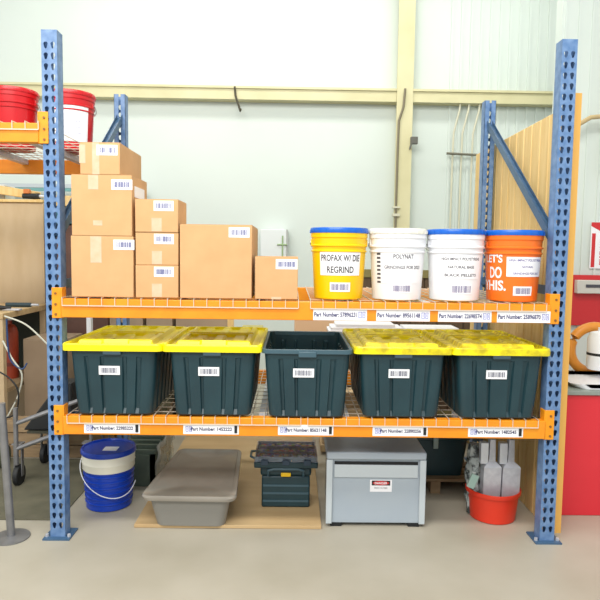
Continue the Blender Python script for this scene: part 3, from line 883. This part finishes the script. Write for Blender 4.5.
t = thing('workbench', (-2.09, 4.35, 0), 'pine workbench with open underside left of the rack', 'workbench')
MB().box(-1.2, .0, 0, .83, .965, 1.01).build('tabletop', mat('bench_top', (206, 180, 136), .6, var=(180, 150, 104), vscale=5, stretch=(1, 5, 5)), t, .003)
for x, y_ in ((-.055, 0.005), (-.055, .76), (-1.19, .005), (-1.19, .76)): MB().box(x, x + .05, y_, y_ + .05, 0, .964).build('leg', ply, t, .002)
MB().box(-1.13, -.06, .01, .04, .90, .963).build('apron', wood, t)
MB().box(-1.14, .0, .06, .75, .42, .45).build('lower_shelf', mat('bench_shelf', (150, 128, 96), .7), t)
MB().box(-1.14, -.01, .78, .80, .45, .962).build('back_panel', mat('dark_back_panel', (48, 54, 46), .8), t)
t = thing('hand_tool', (-2.15, 4.55, 1.0105), 'black and grey hand tool lying on the workbench', 'tool')
MB().tube([(-.18, -.08, .02), (-.05, 0, .022), (.02, .02, .02)], [.02, .018, .01], 8).build('body', black, t)
MB().box(-.05, .09, .0, .05, 0, .014).build('blade', steel, t, .003)
t = thing('hand_tool', (-2.1, 4.85, 1.0105), 'long dark tool with pale end, further back on the workbench', 'tool')
MB().tube([(-.2, -.0, .018), (.0, .0, .018)], .018, 8).build('body', mat('dark_teal_tool', (44, 66, 74), .5), t)
MB().tube([(.0, .0, .018), (.06, .0, .018)], .01, 8).build('tip', steel, t)
# carton and cylinder on the bench's lower shelf
big_box(-2.07, -1.74, 4.62, 5.0, .78, mat('grey_brown_carton', (150, 130, 106), .8, var=(132, 112, 90), vscale=4), 'grey brown carton beside the workbench, behind the left upright', None, 'carton', .0)
t = thing('gas_cylinder', (-2.24, 4.78, .4505), 'rust red gas cylinder standing under the workbench', 'cylinder')
MB().lathe([(.055, 0), (.058, .02), (.058, .36), (.05, .40), (.03, .425), (.016, .43), (.016, .46)], 28).build('body', mat('rust_red', (164, 66, 40), .45, var=(140, 52, 34), vscale=8), t, 0, 40)
MB().box(-.02, .02, -.012, .012, .461, .485).build('valve', steel, t, .002)
MB().lathe([(.0595, .10), (.0595, .13)], 28, cap0=False, cap1=False).build('band', mat('dark_band', (110, 44, 34), .5), t)
# cables
for k, (pts, mm, lab) in enumerate((
    ([(-2.082, 4.36, .99), (-1.93, 4.36, .93), (-1.80, 4.38, .80), (-1.72, 4.4, .70)], mat('white_cable', (206, 206, 192), .5), 'pale cable running down from the workbench corner to the rack upright'),
    ([(-2.07, 4.3, .82), (-2.0, 4.28, .70), (-1.93, 4.28, .58), (-1.97, 4.3, .42), (-2.03, 4.3, .3), (-2.06, 4.3, .25)], mat('white_cable', (206, 206, 192), .5), 'white cable looping down beside the bench leg'),
    ([(-2.10, 4.24, .62), (-2.0, 4.24, .56), (-1.94, 4.24, .46), (-1.97, 4.24, .30), (-2.1, 4.24, .27)], black, 'black cable curling beside the bench leg'),
    ([(-2.03, 4.28, .98), (-2.02, 4.27, .8), (-2.0, 4.27, .68), (-1.93, 4.28, .62), (-1.9, 4.3, .66)], mat('dark_blue_cable', (30, 62, 110), .5), 'dark blue cable hanging from the workbench edge'))):
    # smooth the path
    P = [Vector(p) for p in pts]; out = []
    for i in range(len(P) - 1):
        a = P[max(i - 1, 0)]; b = P[i]; c = P[i + 1]; d = P[min(i + 2, len(P) - 1)]
        for s_ in range(6):
            u = s_ / 6; out.append(.5 * ((2 * b) + (c - a) * u + (2 * a - 5 * b + 4 * c - d) * u * u + (3 * b - a - 3 * c + d) * u ** 3))
    out.append(P[-1])
    tag(MB().tube(out, .006, 8).build('cable', mm), lab, 'cable')

# cart with chrome tubes and casters
cart_steel = mat('worn_cart_steel', (150, 150, 152), .4, .6, var=(120, 120, 122), vscale=12)
t = thing('tube_cart', (-1.60, 3.72, 0), 'steel tube cart with rubber casters left of the left upright', 'cart')
for za, zb_ in ((.24, .40), (.40, .56)):
    MB().tube([(-.10, -.05, za), (.34, .02, zb_)], .014, 10).build('rail', cart_steel, t)
MB().tube([(-.10, -.05, .14), (-.10, -.05, .5)], .014, 10).build('upright_tube', cart_steel, t)
MB().box(-.13, .34, .17, .42, .27, .285).build('platform', mat('cart_platform', (70, 70, 58), .7), t)
MB().tube([(.34, .02, .14), (.34, .02, .5)], .012, 10).build('upright_tube', cart_steel, t)
for x, y_ in ((-.10, -.02), (.32, .38), (.32, .02), (-.10, .38)):
    c = MB().box(x - .03, x + .03, y_ - .03, y_ + .03, .262, .269).box(x - .026, x - .020, y_ - .015, y_ + .015, .06, .262).box(x + .020, x + .026, y_ - .015, y_ + .015, .06, .262).build('caster', cart_steel, t)
    wv = [[(x - .016 + .032 * i, y_ + .066 * math.cos(2 * PI * k / 24), .066 + .066 * math.sin(2 * PI * k / 24)) for k in range(24)] for i in (0, 1)]
    MB().loft(wv).build('wheel', black, c, .006, 40)
tag(MB().loft([[(-1.60, 3.60, .30), (-1.28, 3.60, .30), (-1.28, 3.60, .62), (-1.36, 3.60, .62)], [(-1.60, 3.75, .30), (-1.28, 3.75, .30), (-1.28, 3.75, .62), (-1.36, 3.75, .62)]]).move((-.16, .3, -.012)).build('wedge_case', black, None, .01), 'black wedge shaped case on the tube cart', 'case')
# silver pole at the left edge
t = thing('stand_pole', (-1.425, 3.0, 0), 'silver pole stand at the left edge, in front of the cart', 'pole stand')
MB().tube([(0.0, 0, .01), (-.035, 0, .70)], .02, 14).build('pole', cart_steel, t)
MB().lathe([(.09, 0), (.09, .008), (.03, .014)], 28).build('base', cart_steel, t)
MB().tube([(-.02, 0, .46), (-.08, -.02, .62)], .009, 8).build('strut', mat('dark_strut', (70, 76, 84), .5), t)
# boards on the floor behind left upright
for k, (x0, x1, y0, z0_, lab) in enumerate(((-1.75, -1.15, 4.35, .001, 'lower rough board on the floor behind the blue bucket'), (-1.7, -1.12, 4.38, .08, 'middle rough board on the floor behind the blue bucket'), (-1.72, -1.16, 4.36, .159, 'upper rough board on the floor behind the blue bucket'))):
    tag(MB().box(x0, x1, y0, y0 + .3, z0_, z0_ + .078).build('timber_board', woodh, None, .004), lab, 'board', 'rough boards behind the blue bucket')

# ================================================================ RIGHT SIDE
t = thing('red_cabinet', (1.47, 3.32, 0), 'large red metal cabinet right of the rack on the floor', 'cabinet')
MB().box(0, 1.2, 0, .6, .0, .70).build('body', redcab, t, .004)
MB().box(-.01, 1.21, -.015, .61, .701, .725).build('top', mat('green_grey_top', (140, 150, 144), .4), t, .003)
MB().box(.62, .625, -.002, 0, .03, .68).build('door_gap', dark, t)
t = thing('white_tray', (1.62, 3.38, .7255), 'white curved tray on the red cabinet', 'tray')
MB().loft([[(x, y_, z) for x, y_ in rounded_rect(a, .2, .05, 5, .22, .17)] for a, z in ((.20, 0), (.235, .024), (.24, .028), (.225, .028), (.19, .006))]).build('body', white_p, t, 0, 40)
t = thing('canister', (1.915, 3.68, .82), 'white canister with black band inside an orange ring on the red cabinet', 'canister')
MB().lathe([(.07, -.04), (.078, -.03), (.078, .15), (.06, .19), (.02, .20), (.02, .22)], 32).build('body', white_p, t, 0, 40)
MB().lathe([(.0795, .05), (.0795, .066)], 32, cap0=False, cap1=False).build('band', black, t)
MB().box(-.03, .03, -.0815, -.0785, .08, .13).build('label', mat('pale_blue_label', (190, 210, 226), .5), t)
t = thing('hose_guard', (1.955, 3.85, .877), 'orange ring shaped hose guard around the white canister', 'hose guard')
pts = [(.15 * math.cos(2 * PI * k / 32), 0, .148 * math.sin(2 * PI * k / 32)) for k in range(33)]
MB().tube(pts, .032, 12).build('ring', mat('amber_plastic', (226, 146, 50), .4), t, 0, 50)
MB().box(-.05, .05, -.03, .03, -.1485, -.12).build('foot', mat('amber_plastic', (226, 146, 50), .4), t)
t = thing('alarm_panel', (2.42, 4.99, 1.115), 'red wall panel with a pale grey box, under the extinguisher sign', 'panel')
MB().box(-.20, .35, -.03, -.0, -.21, .21).build('backplate', redsign, t, .004)
MB().box(-.09, .30, -.09, -.031, .06, .17).build('control_box', mat('pale_grey_control', (206, 204, 196), .5), t, .006)
MB().box(-.02, .1, -.095, -.0905, .11, .135).build('display', inkg, t)
t = thing('extinguisher_sign', (2.53, 4.985, 1.57), 'red and white arrow shaped fire extinguisher sign on the right wall', 'sign')
MB().box(-.07, .12, -.004, 0, -.19, .19).build('plate', paper, t, 0)
MB().box(-.06, -.03, -.0055, -.0042, -.18, .10).box(.08, .11, -.0055, -.0042, -.18, .10).build('red_band', redsign, t)
MB().prism([(-.07, .19), (.12, .19), (.12, .16), (.025, .11), (-.07, .16)], 'y', -.006, -.0042).build('arrow', redsign, t)
me = text_mesh('FIRE EXTINGUISHER', width=.24, height=.032, bold=.03)
for v in me.vertices: v.co = (-v.co.y, v.co.x, 0)
link('lettering', stand(me, .025, -.0048, -.04), redsign, t, 0, 0)
p = MB().tube([(2.53, 4.93, 5.0), (2.53, 4.93, 2.14)], .022, 12).build('drop_pipe', mat('olive_pipe', (150, 146, 116), .5))
tag(p, 'olive vertical pipe ending above the sign on the right wall', 'pipe')
p = MB().tube([(2.22, 4.88, 2.50), (2.36, 4.88, 2.585), (2.5, 4.88, 2.6), (3.6, 4.88, 2.6)], .018, 12).build('cross_pipe', mat('tan_pipe', (186, 164, 120), .5))
tag(p, 'tan horizontal pipe crossing the olive pipe on the right wall', 'pipe')

# rough timber and a dark crate added to deepen shade by the left upright
for k, (x0, x1, y0, z0_, lab) in enumerate(((-2.05, -1.29, 4.20, .001, 'bottom rough board on the floor behind the cart'), (-2.02, -1.29, 4.21, .09, 'second rough board of the pile behind the cart'), (-2.04, -1.29, 4.20, .18, 'third rough board up in the pile behind the cart'))):
    tag(MB().box(x0, x1, y0, y0 + .13, z0_, z0_ + .085).build('timber_board', woodh, None, .004), lab, 'board', 'rough boards behind the cart')
t = thing('added_dark_crate', (-1.31, 4.72, 0), 'added dark olive crate deepening the shade behind the left upright', 'crate')
MB().box(-.30, .34, 0, .16, .25, .60).build('body', mat('dark_olive', (70, 74, 58), .7, var=(50, 54, 42), vscale=9), t, .006)
MB().box(-.31, .35, -.01, .0, .56, .60).box(-.31, .35, -.01, .0, .25, .29).build('rail', mat('olive_rail', (104, 100, 76), .6), t)
for sx in (-.28, .3): MB().box(sx - .02, sx + .02, .02, .06, 0, .25).build('leg', mat('olive_rail', (104, 100, 76), .6), t)

# dark roll and sheet added to imitate shaded floor left of the rack
t = thing('added_dark_roll', (-2.08, 3.95, 0), 'added dark olive roll deepening the floor shade behind the silver pole', 'added filler')
MB().tube([(-.5, 0, .075), (.16, .06, .075)], [.072, .075], 20).build('roll', mat('dark_roll_olive', (84, 88, 70), .8, var=(60, 64, 50), vscale=14, bump=.4, bscale=30), t)
MB().tube([(-.2, .026, .075), (-.185, .027, .075)], .0785, 20).tube([(.08, .053, .075), (.095, .054, .075)], .0785, 20).build('strap', black, t)
tag(MB().box(-2.5, -1.26, 3.2, 4.17, .0005, .006).build('floor_shade_sheet', mat('painted_shade_olive', (104, 100, 82), .9, var=(84, 82, 66), vscale=8), None, .002), 'dark olive sheet painting shade onto the floor under the tube cart', 'shade sheet')  # sheet colour stands in for shade on the bare floor
